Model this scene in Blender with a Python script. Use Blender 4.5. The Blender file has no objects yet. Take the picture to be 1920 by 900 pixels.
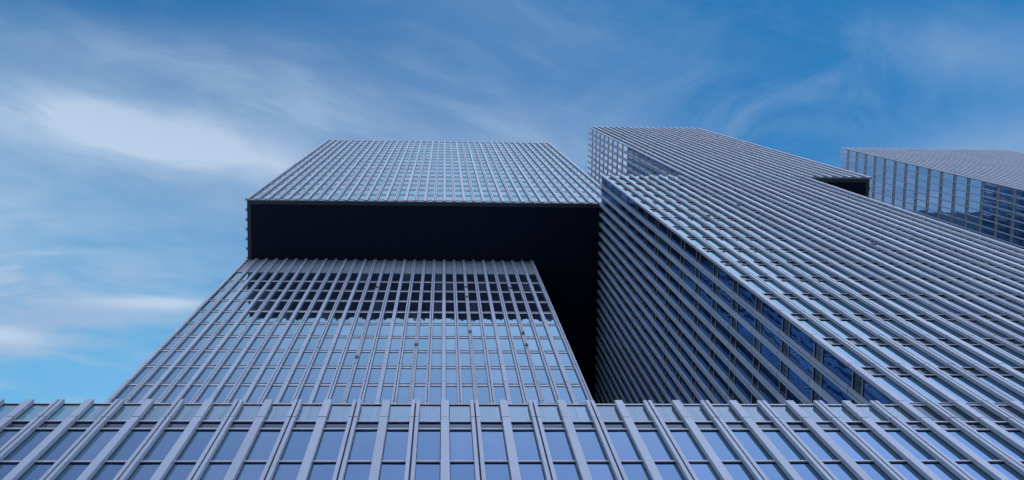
import bpy, math, random
from mathutils import Vector, Euler
from mathutils.bvhtree import BVHTree

random.seed(7)
S = 0.675            # metres between two facade fins: all facade numbers below are in this unit
EYE = 1.6            # height of the camera above the paving
scene = bpy.context.scene
COL = scene.collection

# ------------------------------------------------------------------ camera
cam_d = bpy.data.cameras.new('camera')
cam = bpy.data.objects.new('camera', cam_d)
COL.objects.link(cam)
cam.location = (-0.116 * S, 0, EYE)
cam.rotation_euler = (2.9962, 0.0528, -0.0168)
cam_d.sensor_width = 36
cam_d.lens = 36 * 2359.4 / 1920
cam_d.clip_start = 0.1
cam_d.clip_end = 20000
scene.camera = cam

# ------------------------------------------------------------------ light and exposure
SUN_EL, SUN_AZ = math.radians(38), math.radians(25)      # azimuth from +Y (behind the towers) towards +X
sun_d = bpy.data.lights.new('sun', 'SUN')
sun_d.energy = 3.0
sun_d.angle = math.radians(0.5)
sun_d.color = (1.0, 0.95, 0.88)
sun = bpy.data.objects.new('sun', sun_d)
COL.objects.link(sun)
sv = Vector((math.sin(SUN_AZ) * math.cos(SUN_EL), math.cos(SUN_AZ) * math.cos(SUN_EL), math.sin(SUN_EL)))
sun.rotation_euler = sv.to_track_quat('Z', 'Y').to_euler()
scene.view_settings.view_transform = 'Standard'
scene.view_settings.look = 'None'
scene.view_settings.gamma = 1
scene.view_settings.exposure = 0.0
scene.view_settings.use_curve_mapping = False

world = bpy.data.worlds.new('World')
scene.world = world
world.use_nodes = True


class G:
    """tiny helper that writes node graphs as expressions"""
    def __init__(self, nt):
        self.nt = nt
        nt.nodes.clear()

    def n(self, typ, **kw):
        nd = self.nt.nodes.new(typ)
        for k, v in kw.items():
            setattr(nd, k, v)
        return nd

    def put(self, sock, v):
        if hasattr(v, 'is_linked'):
            self.nt.links.new(v, sock)
        else:
            sock.default_value = v

    def m(self, op, a, b=0.0, c=0.0, clamp=False):
        nd = self.n('ShaderNodeMath', operation=op, use_clamp=clamp)
        for i, v in enumerate((a, b, c)):
            self.put(nd.inputs[i], v)
        return nd.outputs[0]

    def add(self, *a):
        r = a[0]
        for x in a[1:]:
            r = self.m('ADD', r, x)
        return r

    def mul(self, *a):
        r = a[0]
        for x in a[1:]:
            r = self.m('MULTIPLY', r, x)
        return r

    def smooth(self, x, lo, hi):
        nd = self.n('ShaderNodeMapRange', interpolation_type='SMOOTHSTEP')
        self.put(nd.inputs[0], x)
        nd.inputs[1].default_value = lo
        nd.inputs[2].default_value = hi
        return nd.outputs[0]

    def comb(self, x, y, z=0.0):
        nd = self.n('ShaderNodeCombineXYZ')
        for i, v in enumerate((x, y, z)):
            self.put(nd.inputs[i], v)
        return nd.outputs[0]

    def noise(self, vec, scale, detail=4.0, rough=0.5, dist=0.0):
        nd = self.n('ShaderNodeTexNoise')
        if vec is not None:
            self.nt.links.new(vec, nd.inputs['Vector'])
        nd.inputs['Scale'].default_value = scale
        nd.inputs['Detail'].default_value = detail
        nd.inputs['Roughness'].default_value = rough
        nd.inputs['Distortion'].default_value = dist
        return nd.outputs[0]

    def mix(self, f, a, b, blend='MIX'):
        nd = self.n('ShaderNodeMix', data_type='RGBA', blend_type=blend)
        self.put(nd.inputs[0], f)
        for i, v in ((6, a), (7, b)):
            if isinstance(v, tuple) and len(v) == 3:
                v = v + (1.0,)
            self.put(nd.inputs[i], v)
        return nd.outputs[2]


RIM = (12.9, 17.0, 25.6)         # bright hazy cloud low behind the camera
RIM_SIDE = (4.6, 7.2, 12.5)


def build_sky():
    g = G(world.node_tree)
    sky = g.n('ShaderNodeTexSky', sky_type='NISHITA', sun_disc=False)
    sky.sun_elevation = SUN_EL
    sky.sun_rotation = SUN_AZ
    sky.air_density = 1.0
    sky.dust_density = 0.6
    sky.ozone_density = 2.0
    tc = g.n('ShaderNodeTexCoord')
    sep = g.n('ShaderNodeSeparateXYZ')
    g.nt.links.new(tc.outputs['Generated'], sep.inputs[0])
    x, y, z = sep.outputs
    zc = g.m('MAXIMUM', z, 0.06)
    u = g.m('DIVIDE', x, zc)          # position on a flat cloud layer overhead
    v = g.m('DIVIDE', y, zc)

    def blob(u0, v0, ru, rv, ang=0.0):
        c, s = math.cos(ang), math.sin(ang)
        du, dv = g.add(u, -u0), g.add(v, -v0)
        a = g.m('DIVIDE', g.add(g.mul(du, c), g.mul(dv, s)), ru)
        b = g.m('DIVIDE', g.add(g.mul(du, -s), g.mul(dv, c)), rv)
        return g.m('EXPONENT', g.mul(g.add(g.mul(a, a), g.mul(b, b)), -1.0))

    ang = 0.22
    c, s = math.cos(ang), math.sin(ang)
    a = g.add(g.mul(u, c), g.mul(v, s))
    b = g.add(g.mul(u, -s), g.mul(v, c))
    warp = g.noise(g.comb(u, v, 3.7), 4.0, 2.0)
    warp = g.mul(g.add(warp, -0.5), 0.12)
    streak = g.noise(g.comb(g.mul(a, 1.0), g.mul(g.add(b, warp), 3.0), 0.4), 4.2, 7.0, 0.50, 0.15)
    soft = g.noise(g.comb(g.add(u, warp), g.mul(v, 2.2), 8.1), 5.0, 6.0, 0.5, 0.1)
    bars = g.noise(g.comb(g.add(u, warp), g.mul(g.add(v, g.mul(warp, 0.3)), 4.2), 2.3), 7.5, 7.0, 0.55, 0.15)
    wisp = g.noise(g.comb(g.mul(g.add(a, g.mul(warp, 1.4)), 1.0), g.mul(b, 1.6), 5.5), 6.0, 9.0, 0.60, 0.9)
    fine = g.noise(g.comb(g.mul(g.add(a, g.mul(warp, 0.7)), 1.0), g.mul(g.add(b, g.mul(warp, 0.8)), 4.0), 1.5), 9.0, 9.0, 0.62, 0.4)
    fi = g.smooth(fine, 0.40, 0.72)

    A = blob(-0.335, 0.044, 0.20, 0.027, 0.20)       # the bright bank at the left
    A2 = blob(-0.20, 0.075, 0.09, 0.022, 0.26)
    A3 = blob(-0.22, 0.020, 0.22, 0.034, 0.20)       # thin veil over it
    A4 = blob(-0.26, 0.105, 0.22, 0.050, 0.10)       # pale air below it
    B = blob(-0.32, 0.215, 0.17, 0.060, 0.03)        # grey banks low at the left
    C = blob(-0.37, 0.155, 0.07, 0.035, 0.25)
    Dv = blob(0.45, 0.080, 0.12, 0.035, -0.30)       # veils at the right
    E = blob(0.43, -0.010, 0.085, 0.025, 0.15)
    F = blob(-0.03, 0.030, 0.17, 0.050, 0.05)
    H = blob(0.05, -0.04, 0.16, 0.030, 0.2)
    K = blob(0.08, 0.085, 0.12, 0.040, 0.0)
    W = blob(0.27, 0.025, 0.12, 0.06, -0.4)

    L = blob(-0.225, 0.199, 0.055, 0.0055, 0.02)     # small white bars low at the left
    L2 = blob(-0.355, 0.225, 0.040, 0.008, 0.12)
    st = g.smooth(streak, 0.30, 0.68)
    so = g.smooth(soft, 0.34, 0.68)
    ba = g.smooth(bars, 0.38, 0.60)
    wi = g.smooth(wisp, 0.46, 0.76)
    dens = g.add(g.mul(g.add(0.30, g.mul(st, 0.70)), g.add(g.mul(A, 0.80), g.mul(A2, 0.75))),
                 g.mul(g.add(0.50, g.mul(st, 0.50)), g.add(g.mul(A3, 0.44), g.mul(A4, 0.40), g.mul(F, 0.30), g.mul(H, 0.28))),
                 g.mul(ba, g.mul(B, 0.9)), g.mul(L, 0.5), g.mul(L2, 0.35), g.mul(g.add(0.45, g.mul(ba, 0.55)), g.mul(C, 1.0)),
                 g.mul(g.add(0.6, g.mul(so, 0.4)), g.add(g.mul(Dv, 0.62), g.mul(E, 0.42), g.mul(K, 0.42))),
                 g.mul(wi, g.add(g.mul(W, 0.24), g.mul(F, 0.15), 0.06)),
                 g.mul(fi, g.add(g.mul(A3, 0.17), g.mul(A, 0.22), g.mul(F, 0.10), g.mul(H, 0.10), g.mul(A4, 0.10), g.mul(B, 0.12), 0.015)))
    dens = g.m('MINIMUM', dens, 0.95)

    # clear air: the physical sky deepened as by a polariser, paler low at the left
    pale = g.smooth(g.add(v, g.mul(u, -0.50)), 0.05, 0.42)
    tint = g.mix(pale, (0.18, 1.30, 1.85), (1.75, 3.20, 2.95))
    clear = g.mix(1.0, sky.outputs[0], tint, 'MULTIPLY')
    low = g.m('MINIMUM', g.add(g.mul(B, g.m('SUBTRACT', 1.0, g.m('MINIMUM', g.add(L, L2), 1.0))), Dv, E, g.mul(A3, 0.6), g.mul(H, 0.8)), 1.0)
    cloud = g.mix(low, (5.2, 6.5, 8.2), (3.2, 4.75, 6.9))
    col = g.mix(dens, clear, cloud)
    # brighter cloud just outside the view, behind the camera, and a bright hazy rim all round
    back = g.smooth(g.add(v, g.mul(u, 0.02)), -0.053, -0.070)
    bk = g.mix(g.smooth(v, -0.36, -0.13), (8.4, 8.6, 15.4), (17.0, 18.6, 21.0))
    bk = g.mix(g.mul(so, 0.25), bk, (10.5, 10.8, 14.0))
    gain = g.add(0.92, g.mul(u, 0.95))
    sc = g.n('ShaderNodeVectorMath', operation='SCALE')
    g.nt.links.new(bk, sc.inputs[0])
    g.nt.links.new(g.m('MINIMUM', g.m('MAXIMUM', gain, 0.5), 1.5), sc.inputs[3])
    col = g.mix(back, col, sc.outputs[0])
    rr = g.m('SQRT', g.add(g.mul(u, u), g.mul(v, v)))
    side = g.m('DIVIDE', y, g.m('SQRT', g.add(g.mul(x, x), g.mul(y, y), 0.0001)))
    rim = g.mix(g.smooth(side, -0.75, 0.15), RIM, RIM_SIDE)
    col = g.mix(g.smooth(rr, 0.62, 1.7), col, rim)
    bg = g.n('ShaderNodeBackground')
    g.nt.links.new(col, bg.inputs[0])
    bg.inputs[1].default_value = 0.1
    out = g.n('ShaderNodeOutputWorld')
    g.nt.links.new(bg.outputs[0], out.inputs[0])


build_sky()


# ------------------------------------------------------------------ materials
def mat(name):
    m = bpy.data.materials.new(name)
    m.use_nodes = True
    g = G(m.node_tree)
    b = g.n('ShaderNodeBsdfPrincipled')
    o = g.n('ShaderNodeOutputMaterial')
    g.nt.links.new(b.outputs[0], o.inputs[0])
    return m, g, b, o


def rnd_attr(g):
    a = g.n('ShaderNodeAttribute', attribute_name='rnd')
    return a.outputs['Fac']


def obj_vec(g):
    """world position: one continuous weathering over all pieces"""
    return g.n('ShaderNodeNewGeometry').outputs['Position']


def m_fin(name, base, rough=0.42, spread=0.10, metal=0.0):
    m, g, b, o = mat(name)
    p = obj_vec(g)
    mp = g.n('ShaderNodeMapping')
    g.nt.links.new(p, mp.inputs[0])
    mp.inputs['Scale'].default_value = (1, 1, 0.06)
    st = g.noise(mp.outputs[0], 7.0, 5.0, 0.6)
    bl = g.noise(p, 1.3, 5.0, 0.6)
    f = g.add(1.0 - spread, g.mul(rnd_attr(g), spread), g.mul(g.add(st, -0.5), 0.30), g.mul(g.add(bl, -0.5), 0.16))
    c = g.mix(1.0, tuple(base), (1, 1, 1), 'MULTIPLY')
    cc = g.n('ShaderNodeVectorMath', operation='SCALE')
    g.nt.links.new(c, cc.inputs[0])
    g.nt.links.new(f, cc.inputs[3])
    g.nt.links.new(cc.outputs[0], b.inputs['Base Color'])
    b.inputs['Roughness'].default_value = rough
    b.inputs['Metallic'].default_value = metal
    bump = g.n('ShaderNodeBump')
    bump.inputs['Strength'].default_value = 0.05
    bump.inputs['Distance'].default_value = 0.01
    g.nt.links.new(g.noise(p, 60.0, 2.0), bump.inputs['Height'])
    g.nt.links.new(bump.outputs[0], b.inputs['Normal'])
    return m


def m_glass(name, base, var, rough=0.015, wave=0.0015, wscale=0.9):
    """dark room behind a coated pane: a tinted mirror over near black"""
    m, g, b, o = mat(name)
    blind = g.m('GREATER_THAN', rnd_attr(g), 0.86)        # a few bays have a pale blind drawn
    g.nt.links.new(g.mix(blind, (0.008, 0.012, 0.018), (0.020, 0.027, 0.036)), b.inputs['Base Color'])
    b.inputs['Roughness'].default_value = 0.4
    b.inputs['Specular IOR Level'].default_value = 0.0
    gl = g.n('ShaderNodeBsdfGlossy')
    gl.inputs['Roughness'].default_value = rough
    g.nt.links.new(g.mix(rnd_attr(g), tuple(base), tuple(var)), gl.inputs['Color'])
    ad = g.n('ShaderNodeAddShader')
    g.nt.links.new(b.outputs[0], ad.inputs[0])
    g.nt.links.new(gl.outputs[0], ad.inputs[1])
    g.nt.links.new(ad.outputs[0], o.inputs[0])
    if wave:
        bump = g.n('ShaderNodeBump')
        bump.inputs['Strength'].default_value = 1.0
        bump.inputs['Distance'].default_value = wave
        g.nt.links.new(g.noise(obj_vec(g), wscale, 1.0, 0.4), bump.inputs['Height'])
        g.nt.links.new(bump.outputs[0], gl.inputs['Normal'])
    return m


def m_plain(name, base, rough, metal=0.0, spec=0.5):
    m, g, b, o = mat(name)
    p = obj_vec(g)
    f = g.noise(p, 2.5, 4.0)
    c = g.mix(f, tuple(x * 0.8 for x in base), tuple(x * 1.2 for x in base))
    g.nt.links.new(c, b.inputs['Base Color'])
    b.inputs['Roughness'].default_value = rough
    b.inputs['Metallic'].default_value = metal
    b.inputs['Specular IOR Level'].default_value = spec
    return m


FIN = m_fin('fin_aluminium', (0.286, 0.330, 0.362), 0.42, 0.14)
PERF = m_fin('perforated_fin', (0.25, 0.255, 0.265), 0.55, 0.18)
FRAME = m_plain('frame_grey', (0.34, 0.36, 0.38), 0.4)
GASKET_SHADE = m_plain('gasket_shade_black', (0.010, 0.016, 0.022), 0.6)  # joints, seals and sockets, also the painted-in shade under transoms
GLASS = m_glass('coated_glass', (0.135, 0.25, 0.335), (0.165, 0.275, 0.36))
GLASS_W = m_glass('wavy_glass', (0.045, 0.15, 0.36), (0.075, 0.20, 0.44), wave=0.003, wscale=1.1)
SPAN = m_glass('spandrel_glass', (0.085, 0.13, 0.15), (0.12, 0.16, 0.185), 0.06)
GLASS_D = m_glass('dark_teal_glass', (0.03, 0.085, 0.15), (0.05, 0.11, 0.18))
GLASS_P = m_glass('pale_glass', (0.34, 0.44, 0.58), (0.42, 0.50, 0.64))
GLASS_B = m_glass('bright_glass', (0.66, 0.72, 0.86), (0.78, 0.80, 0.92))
PANEL = m_fin('grey_panel', (0.17, 0.185, 0.21), 0.5, 0.12)
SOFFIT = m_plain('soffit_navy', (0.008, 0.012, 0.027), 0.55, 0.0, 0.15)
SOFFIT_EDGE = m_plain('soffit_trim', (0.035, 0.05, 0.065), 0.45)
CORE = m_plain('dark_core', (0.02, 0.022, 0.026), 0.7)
ROOF = m_plain('roof_membrane', (0.10, 0.10, 0.11), 0.9)


def m_parapet():
    m = bpy.data.materials.new('parapet_glass')
    m.use_nodes = True
    g = G(m.node_tree)
    tr = g.n('ShaderNodeBsdfTransparent')
    tr.inputs[0].default_value = (0.50, 0.62, 0.64, 1)
    gl = g.n('ShaderNodeBsdfGlossy')
    gl.inputs['Color'].default_value = (0.62, 0.80, 0.86, 1)
    gl.inputs['Roughness'].default_value = 0.02
    mx = g.n('ShaderNodeMixShader')
    mx.inputs[0].default_value = 0.30
    g.nt.links.new(tr.outputs[0], mx.inputs[1])
    g.nt.links.new(gl.outputs[0], mx.inputs[2])
    o = g.n('ShaderNodeOutputMaterial')
    g.nt.links.new(mx.outputs[0], o.inputs[0])
    return m


PARAPET = m_parapet()


# ------------------------------------------------------------------ mesh helpers
class MB:
    def __init__(self, mats):
        self.v, self.f, self.mi, self.r, self.mats = [], [], [], [], mats

    def hexa(self, p, mi=0, r=None):
        """p: 8 corners, (u,d,z) order 000,100,110,010 then the same at the higher z"""
        b = len(self.v)
        self.v += p
        r = random.random() if r is None else r
        for q in ((0, 3, 2, 1), (4, 5, 6, 7), (0, 1, 5, 4), (1, 2, 6, 5), (2, 3, 7, 6), (3, 0, 4, 7)):
            self.f.append([b + i for i in q])
            self.mi.append(mi)
            self.r.append(r)

    def box(self, T, u0, u1, d0, d1, z0, z1, mi=0, r=None):
        self.hexa([T(u0, d0, z0), T(u1, d0, z0), T(u1, d1, z0), T(u0, d1, z0),
                   T(u0, d0, z1), T(u1, d0, z1), T(u1, d1, z1), T(u0, d1, z1)], mi, r)

    def pane(self, T, u0, u1, d, z0, z1, mi=0, th=0.03, r=None, jit=0.004):
        e = [random.uniform(-jit, jit) for _ in range(4)]
        self.hexa([T(u0, d + e[0], z0), T(u1, d + e[1], z0), T(u1, d + th, z0), T(u0, d + th, z0),
                   T(u0, d + e[2], z1), T(u1, d + e[3], z1), T(u1, d + th, z1), T(u0, d + th, z1)], mi, r)

    def build(self, name, parent=None, kind=None, label=None):
        vs = [Vector(p) for p in self.v]
        lo = Vector([min(p[i] for p in vs) for i in range(3)])
        hi = Vector([max(p[i] for p in vs) for i in range(3)])
        c = (lo + hi) / 2
        c.z = lo.z
        me = bpy.data.meshes.new(name)
        me.from_pydata([p - c for p in vs], [], self.f)
        for m in self.mats:
            me.materials.append(m)
        me.polygons.foreach_set('material_index', self.mi)
        at = me.attributes.new('rnd', 'FLOAT', 'FACE')
        at.data.foreach_set('value', self.r)
        me.validate()
        import bmesh
        bm = bmesh.new()
        bm.from_mesh(me)
        bmesh.ops.recalc_face_normals(bm, faces=bm.faces)
        bm.to_mesh(me)
        bm.free()
        o = bpy.data.objects.new(name, me)
        COL.objects.link(o)
        if parent is not None:
            o.parent = parent
            base = parent
            off = Vector((0, 0, 0))
            while base is not None:
                off += base.location
                base = base.parent
            o.location = c - off
        else:
            o.location = c
        if kind:
            o['kind'] = kind
        if label:
            o['label'] = label
        return o


def P3(x, y, z):
    return (x * S, y * S, z * S + EYE)


def front(D):
    return lambda u, d, z: P3(u, D + d, z)


def left_side(X):
    return lambda u, d, z: P3(X + d, u, z)


def right_side(X):
    return lambda u, d, z: P3(X - d, u, z)


WORLD = lambda x, y, z: P3(x, y, z)

# ------------------------------------------------------------------ which pieces show largest in the photograph
D0, D1, D2, D3 = 11.703, 20.70, 14.63, 14.81
H0, HS, HT = 42.09, 127.70, 218.62
FD = 0.178
ZG = -EYE / S
XR3 = 69.83
PF = 0.97           # the far tower has a slightly finer module
HF = 218.62
# name: x0, x1, y0, y1, z0, z1 (fin faces)
BL = dict(
    podium=(-44.13, 62.13, D0, 62.0, ZG, H0),
    left_low=(-20.13, 9.13, D1, 46.0, H0, HS),
    left_up=(-20.13, 18.13, D2, 50.0, HS, HT),
    mid_low=(15.87, 37.20, D0, 50.0, H0, HS),
    mid_up=(24.87, 44.13, D0, 50.0, HS, HT),
    far=(XR3 - 0.13, XR3 + 30 * PF + 0.2, D3, 52.0, ZG, HF))
bv, bf = [], []
for n, (x0, x1, y0, y1, z0, z1) in BL.items():
    e = FD + 0.03
    b = len(bv)
    ztop = z1 - (0.5 if n in ('podium', 'mid_low') else 0.0)
    for zz in (z0, ztop):
        bv += [P3(x0 + e, y0 + e, zz), P3(x1 - e, y0 + e, zz), P3(x1 - e, y1, zz), P3(x0 + e, y1, zz)]
    for q in ((0, 1, 2, 3), (4, 5, 6, 7), (0, 1, 5, 4), (1, 2, 6, 5), (2, 3, 7, 6), (3, 0, 4, 7)):
        bf.append([b + i for i in q])
BVH = BVHTree.FromPolygons(bv, bf)
CAM = Vector(cam.location)
ROT = Euler(cam.rotation_euler).to_matrix().transposed()


def project(p):
    c = ROT @ (Vector(p) - CAM)
    if c.z >= -0.1:
        return None
    return (960 + 2359.4 * c.x / -c.z, 450 - 2359.4 * c.y / -c.z)


def seen_area(T, u0, u1, z0, z1, d=0.0, nu=3, nz=3):
    c = [project(T(a, d, b)) for a, b in ((u0, z0), (u1, z0), (u1, z1), (u0, z1))]
    if any(q is None for q in c):
        return 0.0
    ar = abs(sum(c[i][0] * c[(i + 1) % 4][1] - c[(i + 1) % 4][0] * c[i][1] for i in range(4))) / 2
    n = 0
    for i in range(nu):
        for j in range(nz):
            p = Vector(T(u0 + (u1 - u0) * (i + .5) / nu, d, z0 + (z1 - z0) * (j + .5) / nz))
            q = project(p)
            if q is None or not (0 < q[0] < 1920 and 0 < q[1] < 900):
                continue
            dv = p - CAM
            L = dv.length
            hit = BVH.ray_cast(CAM, dv / L, L - 0.55)
            n += hit[0] is None
    return ar * n / (nu * nz)


# ------------------------------------------------------------------ facade pieces
def fin_mesh(mb, T, u, z0, z1, kind, joints, depth=FD, w=0.26):
    """one vertical fin, cut by fine joints; kind: wide, double, perf or thin"""
    zs = [z0] + [j for j in sorted(set(joints)) if z0 + 0.3 < j < z1 - 0.3] + [z1]
    gap = 0.026
    for i, (a, b) in enumerate(zip(zs[:-1], zs[1:])):
        a2 = a + (gap if i else 0)
        b2 = b - (gap if i < len(zs) - 2 else 0)
        e = random.uniform(-0.004, 0.004)
        r = random.random()
        if kind == 'wide':
            mb.box(T, u - w / 2, u + w / 2, e, depth + 0.02, a2, b2, 0, r)
        elif kind == 'double':
            g = 0.028
            h = w / 2 + 0.012
            mb.box(T, u - h, u - g, e, depth + 0.02, a2, b2, 0, r)
            mb.box(T, u + g, u + h, e + random.uniform(-0.003, 0.003), depth + 0.02, a2, b2, 0, random.random())
        elif kind == 'perf':
            mb.box(T, u - w / 2, u - w / 2 + 0.05, e, depth + 0.02, a2, b2, 0, r)
            mb.box(T, u + w / 2 - 0.05, u + w / 2, e, depth + 0.02, a2, b2, 0, r)
            n = 3
            for k in range(n):
                c0, c1 = a2 + (b2 - a2) * k / n, a2 + (b2 - a2) * (k + 1) / n
                mb.box(T, u - w / 2 + 0.052, u + w / 2 - 0.052, 0.020 + e, depth + 0.02, c0 + 0.01, c1 - 0.01, 2, random.random())
        else:
            mb.box(T, u - w / 2, u + w / 2, e, depth + 0.02, a2, b2, 0, r)
    # recessed dark filler behind the joints and the slot, and the dark seal at the fin's foot
    if w < 0.2:
        return
    q = 0.012
    hh = w / 2 - q
    if kind == 'double':
        mb.box(T, u - 0.05, u + 0.05, depth * 0.75, depth + 0.012, z0 + 0.02, z1 - 0.02, 1, 0.5)
    mb.box(T, u - hh, u - 0.06, 0.06, depth + 0.012, z0 + 0.02, z1 - 0.02, 1, 0.5)
    mb.box(T, u + 0.06, u + hh, 0.06, depth + 0.012, z0 + 0.02, z1 - 0.02, 1, 0.5)
    if kind != 'double':
        mb.box(T, u - 0.06, u + 0.06, 0.06, depth + 0.012, z0 + 0.02, z1 - 0.02, 1, 0.5)
    e = 0.028
    mb.box(T, u - w / 2 - e, u + w / 2 + e, depth - 0.024, depth + 0.008, z0 + 0.03, z1 - 0.03, 1, 0.5)


def collect_fins(store, T, us, z0, z1, kinds, joints, depth=FD, w=0.26, sockets=None, spans=None):
    for i, u in enumerate(us):
        a, b = (z0, z1) if spans is None else spans(i)
        ar = seen_area(T, u - w / 2, u + w / 2, a, b, 0.0, 1, 24)
        store.append((ar, T, u, a, b, kinds(i), joints, depth, w, (sockets or {}).get(i, [])))


def emit_fins(store, parent, cap=100):
    store = sorted(store, key=lambda t: -t[0])
    rest = MB([FIN, GASKET_SHADE, PERF])
    n = 0
    for ar, T, u, a, b, kind, joints, depth, w, socks in store:
        if n < cap and ar > 3:
            mb = MB([FIN, GASKET_SHADE, PERF])
            fin_mesh(mb, T, u, a, b, kind, joints, depth, w)
            o = mb.build('fin', parent, label={'perf': 'fin with a perforated grey face'}.get(kind))
            for zz in socks:
                sb = MB([GASKET_SHADE])
                sb.box(T, u - 0.11, u + 0.11, -0.06, 0.026, zz - 0.28, zz + 0.28)
                sb.build('socket', o)
            n += 1
        else:
            fin_mesh(rest, T, u, a, b, kind, joints, depth, w)
    if rest.v:
        rest.build('fins', parent, 'stuff')


def transom(mb, T, u0, u1, z, h=0.10, depth=0.045, d=FD):
    mb.box(T, u0, u1, d - depth, d + 0.02, z - h / 2 + 0.035, z + h / 2, 0)
    mb.box(T, u0, u1, d - depth * 0.8, d + 0.02, z - h / 2 - 0.03, z - h / 2 + 0.035, 1)  # black strip painted in as the transom's shaded underside


def collect_windows(store, T, us, rows, glass, d=FD, w=0.26, th=0.10, td=0.045, span=None):
    """rows: (z0, z1, s0, s1): pane from z0 to z1, spandrel strip from s0 to s1 (or None)"""
    for ua, ub in zip(us[:-1], us[1:]):
        u0, u1 = ua + w / 2 - 0.02, ub - w / 2 + 0.02
        for row in rows:
            ar = seen_area(T, u0, u1, row[0], row[1], d)
            store.append((ar, T, u0, u1, row, glass, d, th, td, span or SPAN))


def window_into(T, u0, u1, row, glass, d, th, td, pm, sm, fm, fm2=None):
    z0, z1, s0, s1 = row
    pm.pane(T, u0, u1, d, z0, z1)
    transom(fm, T, u0, u1, z0, th, td, d)
    if s0 is not None:
        sm.pane(T, u0, u1, d + 0.004, s0, s1)
        transom(fm2 or fm, T, u0, u1, s0, th, td, d)


def emit_windows(store, parent, cap=100):
    store = sorted(store, key=lambda t: -t[0])
    rest = {}
    rs, rf = {}, MB([FRAME, GASKET_SHADE])
    n = 0
    for ar, T, u0, u1, row, glass, d, th, td, span in store:
        if n < cap and ar > 3:
            pm, sm, fm, fm2 = MB([glass]), MB([span]), MB([FRAME, GASKET_SHADE]), MB([FRAME, GASKET_SHADE])
            window_into(T, u0, u1, row, glass, d, th, td, pm, sm, fm, fm2)
            o = pm.build('window', parent)
            if sm.v:
                sm.build('spandrel', o)
            fm.build('transom', o)
            if fm2.v:
                fm2.build('transom', o)
            n += 1
        else:
            pm = rest.setdefault(glass.name, MB([glass]))
            window_into(T, u0, u1, row, glass, d, th, td, pm, rs.setdefault(span.name, MB([span])), rf)
    for pm in rest.values():
        pm.build('windows', parent, 'stuff')
    for sm in rs.values():
        if sm.v:
            sm.build('spandrels', parent, 'stuff')
    if rf.v:
        rf.build('transoms', parent, 'stuff')


def thing(name, label, cat, loc, group=None):
    o = bpy.data.objects.new(name, None)
    COL.objects.link(o)
    o.location = loc
    o['label'] = label
    o['category'] = cat
    if group:
        o['group'] = group
    return o


def core(parent, key, ztop=None, roof=True, zbot=None):
    x0, x1, y0, y1, z0, z1 = BL[key]
    e = FD + 0.045
    zt = (z1 if ztop is None else ztop) - 0.35
    zb = z0 if zbot is None else zbot
    mb = MB([CORE])
    mb.box(WORLD, x0 + e, x1 - e, y0 + e, y1, zb, zt)
    mb.build('wall', parent)
    if roof:
        mb = MB([ROOF])
        mb.box(WORLD, x0 + e + 0.05, x1 - e - 0.05, y0 + e + 0.05, y1 - 0.05, zt + 0.004, zt + 0.06)
        mb.build('roof', parent)


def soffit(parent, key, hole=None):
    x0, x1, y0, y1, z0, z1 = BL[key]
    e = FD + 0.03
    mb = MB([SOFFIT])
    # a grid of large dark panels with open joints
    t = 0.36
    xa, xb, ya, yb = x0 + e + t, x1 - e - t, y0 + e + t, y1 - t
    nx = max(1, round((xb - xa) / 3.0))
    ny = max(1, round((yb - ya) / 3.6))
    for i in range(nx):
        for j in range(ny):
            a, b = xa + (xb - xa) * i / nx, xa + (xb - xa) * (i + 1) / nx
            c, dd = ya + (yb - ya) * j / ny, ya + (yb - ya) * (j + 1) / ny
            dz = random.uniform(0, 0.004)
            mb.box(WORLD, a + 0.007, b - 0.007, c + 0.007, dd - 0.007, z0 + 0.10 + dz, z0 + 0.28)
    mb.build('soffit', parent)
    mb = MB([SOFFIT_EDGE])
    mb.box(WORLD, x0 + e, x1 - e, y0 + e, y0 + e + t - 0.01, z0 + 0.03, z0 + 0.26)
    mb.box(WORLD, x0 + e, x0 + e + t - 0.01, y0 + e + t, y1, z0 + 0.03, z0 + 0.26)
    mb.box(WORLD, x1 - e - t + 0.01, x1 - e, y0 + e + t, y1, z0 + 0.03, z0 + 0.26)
    mb.build('soffit_trim', parent)


def alt(off=0, perf=None):
    def f(i):
        k = i + off
        if perf is not None and perf(k):
            return 'perf'
        return 'wide' if k % 2 == 0 else 'double'
    return f


def floor_rows(c0, step, half, zlo, zhi):
    """rows of windows between spandrels centred at c0 + n*step; the top row has no spandrel above"""
    n = math.ceil((zlo + half - c0) / step)
    cs = []
    while c0 + n * step + half < zhi - 0.5:
        if c0 + n * step - half > zlo + 0.3:
            cs.append(c0 + n * step)
        n += 1
    rows = []
    z = zlo + 0.06
    for c in cs:
        rows.append((z, c - half, c - half, c + half))
        z = c + half
    rows.append((z, zhi - 0.12, None, None))
    return rows, cs


def top_rail(parent, T, u0, u1, z, name='top_rail'):
    mb = MB([FRAME])
    mb.box(T, u0, u1, FD - 0.06, FD + 0.10, z - 0.12, z - 0.01)
    mb.build(name, parent)


def ground():
    mb = MB([m_plain('paving', (0.20, 0.20, 0.19), 0.8)])
    mb.v = [(-4000, -4000, 0), (4000, -4000, 0), (4000, 4000, 0), (-4000, 4000, 0)]
    mb.f, mb.mi, mb.r = [[0, 1, 2, 3]], [0], [0.5]
    mb.build('ground', None, 'structure')


ground()

LT = front(D1)
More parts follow.
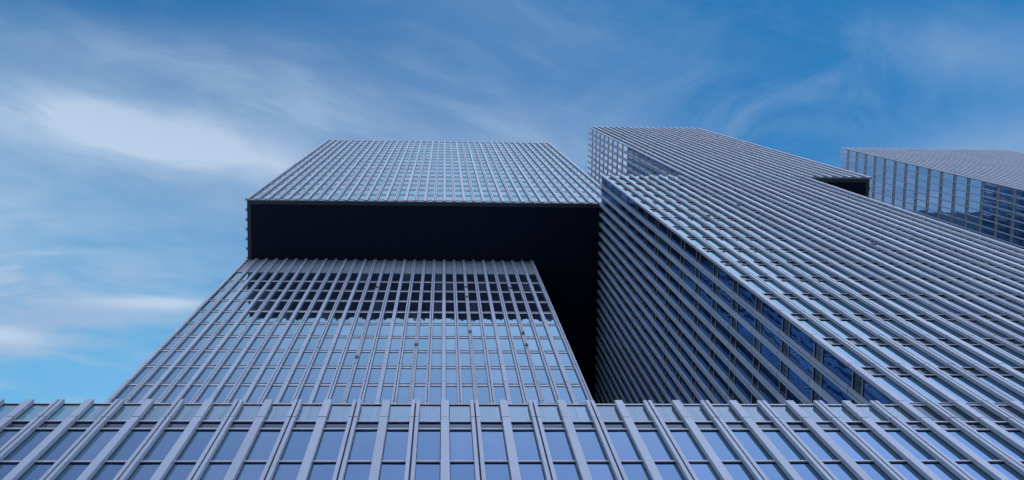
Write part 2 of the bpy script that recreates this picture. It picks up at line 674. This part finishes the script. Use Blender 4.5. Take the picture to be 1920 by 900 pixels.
# ================================================================== podium
pod = thing('office_podium', 'long low grey office podium with broad fins and glass parapet in the foreground', 'building', P3(0, D0, ZG))
core(pod, 'podium', H0 - 1.7)
T = front(D0)
ks = list(range(-44, 63))
fins, wins = [], []
pj = [40.02 - 6.5 * n for n in range(0, 9)]
collect_fins(fins, T, ks, ZG, H0, alt(-44), pj)
emit_fins(fins, pod)
rows = [(35.87, 39.12, 39.12, 39.97), (33.2, 35.87, None, None)]
z = 33.2
while z > ZG + 6:
    rows.append((z - 5.18 + 0.8, z - 0.8, z - 0.8, z))
    z -= 5.18
rows.append((ZG + 0.5, z, None, None))
collect_windows(wins, T, ks, rows, GLASS, th=0.15, td=0.042)
emit_windows(wins, pod)
cand = []
for k in ks[:-1]:
    cand.append((seen_area(T, k + .13, k + .87, 40.0, 42.0, FD), k))
cand.sort(reverse=True)
rest, rrest = MB([PARAPET]), MB([FRAME, GASKET_SHADE])


def parapet(pm, rm, tr, k):
    u0, u1 = k + 0.11, k + 0.89
    if k >= 15:
        pm.pane(T, u0, u1, FD, 40.02, 42.0)
    else:
        pm.pane(T, u0, u1, FD, 40.02, 42.0, th=0.02)
    transom(tr, T, u0, u1, 39.97, 0.15, 0.042)
    rm.box(T, u0, u1, FD - 0.03, FD + 0.05, 42.02, 42.14, 0)
    rm.box(T, u0, u1, FD - 0.022, FD + 0.05, 41.98, 42.02, 1)


for n, (ar, k) in enumerate(cand):
    if ar > 3 and n < 100:
        pm, rm = MB([SPAN if 15 < k < 37 else PARAPET]), MB([FRAME, GASKET_SHADE])
        tr = MB([FRAME, GASKET_SHADE])
        parapet(pm, rm, tr, k)
        o = pm.build('parapet_pane', pod)
        rm.build('handrail', o)
        tr.build('transom', o)
    elif not 15 < k < 37:
        parapet(rest, rrest, rrest, k)
if rest.v:
    rest.build('parapet_panes', pod, 'stuff')
    rrest.build('rails', pod, 'stuff')

# ================================================================== tower with the overhanging upper block
GRP = 'fin clad office towers'
tw = thing('office_tower', 'left tower whose wide upper block overhangs its shaft with a black underside', 'tower', P3(-5, D1, H0), GRP)
core(tw, 'left_low', HS + 0.2, roof=False)
core(tw, 'left_up', zbot=HS + 0.30)
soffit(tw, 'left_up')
mb = MB([CORE])
mb.box(WORLD, 8.9, 15.75, 38.0, 45.9, H0 - 1.0, HS - 0.02)      # unseen wall added to keep back light out of the gap
mb.build('gap_light_blocker', tw)
fins, wins = [], []
# lower shaft
T = front(D1)
low_c = [115.40 - 4.605 * n for n in range(16)]
low_j = [c + 0.35 for c in low_c] + [120.4]
ks = list(range(-20, 10))
SOCK = {-6: [111.9, 85.3], -2: [89.2], 2: [112.3, 107.6, 93.6], 6: [111.9, 93.2, 89.2]}
collect_fins(fins, T, ks, H0, HS + 0.02, alt(-20, lambda k: k % 4 == 2 and -8 < k < 8), low_j,
             sockets={k + 20: v for k, v in SOCK.items()})
rows, zlo = [], H0 + 0.3
for c in reversed(low_c):
    if c > zlo + 1:
        rows.append((zlo, c - 0.32, c - 0.32, c + 0.32))
        zlo = c + 0.32
rows.append((zlo, 120.0, None, None))
collect_windows(wins, T, ks, rows, GLASS, th=0.11, td=0.030, span=FRAME)
for ka, kb in zip(ks[:-1], ks[1:]):
    mb = MB([PANEL, FRAME])
    mb.pane(T, ka + 0.11, kb - 0.11, FD - 0.02, 120.1, 124.0, 0)
    mb.pane(T, ka + 0.11, kb - 0.11, FD - 0.02, 124.06, HS + 0.05, 0)
    mb.box(T, ka + 0.11, kb - 0.11, FD - 0.07, FD + 0.02, 119.98, 120.07, 1)
    mb.build('spandrel_panel', tw)
# side of the shaft that faces the gap, and the one on the open side
for Ts in (right_side(9.13), left_side(-20.13)):
    us = [D1 + 0.13 + j for j in range(0, 25)]
    collect_fins(fins, Ts, us[1:], H0, HS, alt(1), low_j)
    collect_windows(wins, Ts, us, rows, GLASS, th=0.13, td=0.05)
# upper block
rows, cs = floor_rows(134.1, 5.2, 0.6, HS + 0.12, HT)
uj = [c + 0.75 for c in cs]
T = front(D2)
ks = list(range(-20, 19))
collect_fins(fins, T, ks, HS, HT, alt(-20), uj)
collect_windows(wins, T, ks, rows, GLASS, th=0.10, td=0.022, span=PANEL)
top_rail(tw, T, -20, 18, HT - 0.4)
for Ts in (left_side(-20.13), right_side(18.13)):
    us = [D2 + 0.13 + j for j in range(0, 35)]
    collect_fins(fins, Ts, us[1:], HS, HT, alt(1), uj)
    collect_windows(wins, Ts, us, rows, GLASS, th=0.10, td=0.02)
emit_fins(fins, tw)
emit_windows(wins, tw)

# ================================================================== middle tower: flush with the podium, upper block shifted right
tm = thing('office_tower', 'middle tower flush with the podium, its upper block shifted right', 'tower', P3(26, D0, H0), GRP)
core(tm, 'mid_low', HS - 0.3, zbot=H0 - 1.2)
core(tm, 'mid_up', zbot=HS + 0.30)
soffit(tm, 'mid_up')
fins, wins = [], []
rows_l, cs_l = floor_rows(46.83, 5.18, 0.6, H0 + 0.1, HS)
rows_u, cs_u = floor_rows(46.83, 5.18, 0.6, HS + 0.12, HT)
jl, ju = [c + 0.7 for c in cs_l], [c + 0.7 for c in cs_u]
T = front(D0)
ks = list(range(16, 38))
collect_fins(fins, T, ks, H0 + 0.03, HS, alt(16, lambda k: k % 4 == 0 and k > 16), jl,
             sockets={4: [94.0], 8: [101.2], 12: [80.0]})
collect_windows(wins, T, ks, rows_l, GLASS, th=0.10, td=0.05)
us = [D0 + 0.13 + j for j in range(0, 38)]
Ts = left_side(15.87)
collect_fins(fins, Ts, us[1:], H0, HS, alt(1), jl)
collect_windows(wins, Ts, us, rows_l, GLASS_W, th=0.09, td=0.035)
Ts = right_side(37.2)
collect_fins(fins, Ts, us[1:], H0, HS, alt(1), jl)
collect_windows(wins, Ts, us, rows_l, GLASS, th=0.10, td=0.05)
ks = list(range(25, 45))
collect_fins(fins, T, ks, HS + 0.03, HT, alt(25), ju)
collect_windows(wins, T, ks, rows_u, GLASS, th=0.06, td=0.012)
LS = left_side(24.87)
for Ts in (LS, right_side(44.13)):
    collect_fins(fins, Ts, us[1:], HS, HT, alt(1), ju)
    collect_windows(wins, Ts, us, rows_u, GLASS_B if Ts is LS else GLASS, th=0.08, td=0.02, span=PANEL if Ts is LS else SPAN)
top_rail(tm, T, 25, 44, HT - 0.3)
emit_fins(fins, tm)
emit_windows(wins, tm)

# ================================================================== far tower at the right
tf = thing('office_tower', 'farthest tower at the right edge, big glass panes and thin ribs on its side', 'tower', P3(84, D3, ZG), GRP)
core(tf, 'far')
fins, wins = [], []
rows_f, cs_f = floor_rows(214.4 - 4.6 * 45, 4.6, 0.48, ZG + 3, HF)
jf = [c + 0.6 for c in cs_f]
T = front(D3)
us = [XR3 + PF * i for i in range(31)]
collect_fins(fins, T, us, ZG, HF, lambda i: 'wide', jf, w=0.25)
collect_windows(wins, T, us, rows_f, GLASS, th=0.10, td=0.05)
Ts = left_side(XR3 - 0.13)
us = [D3 + 0.13 + j * PF for j in range(0, 41)]
collect_fins(fins, Ts, us[1:], ZG, HF, lambda i: 'thin', jf, depth=0.12, w=0.12)
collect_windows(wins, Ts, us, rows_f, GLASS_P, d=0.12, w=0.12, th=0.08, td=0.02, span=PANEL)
# rear wing between the middle and the far tower: hidden from the quay, seen only mirrored in the far tower's side
mb = MB([CORE])
mb.box(WORLD, 44.4, 67.0, 26.2, 44.0, 60.0, HT - 3.0)
mb.build('rear_wing', tf)
T = front(25.9)
us = [44.6 + i for i in range(23)]
mb = MB([GLASS_D])
for a_, b_ in zip(us[:-1], us[1:]):
    top = HT - 1.0 + random.choice((0.0, 0.5, 1.2, 1.9))
    z = 60.0
    while z < top - 5.3:
        mb.pane(T, a_ + 0.05, b_ - 0.05, 0.1, z, z + 5.1)
        z += 5.18
    mb.pane(T, a_ + 0.05, b_ - 0.05, 0.1, z, top)
mb.build('rear_wing_glazing', tf)
emit_fins(fins, tf)
emit_windows(wins, tf)
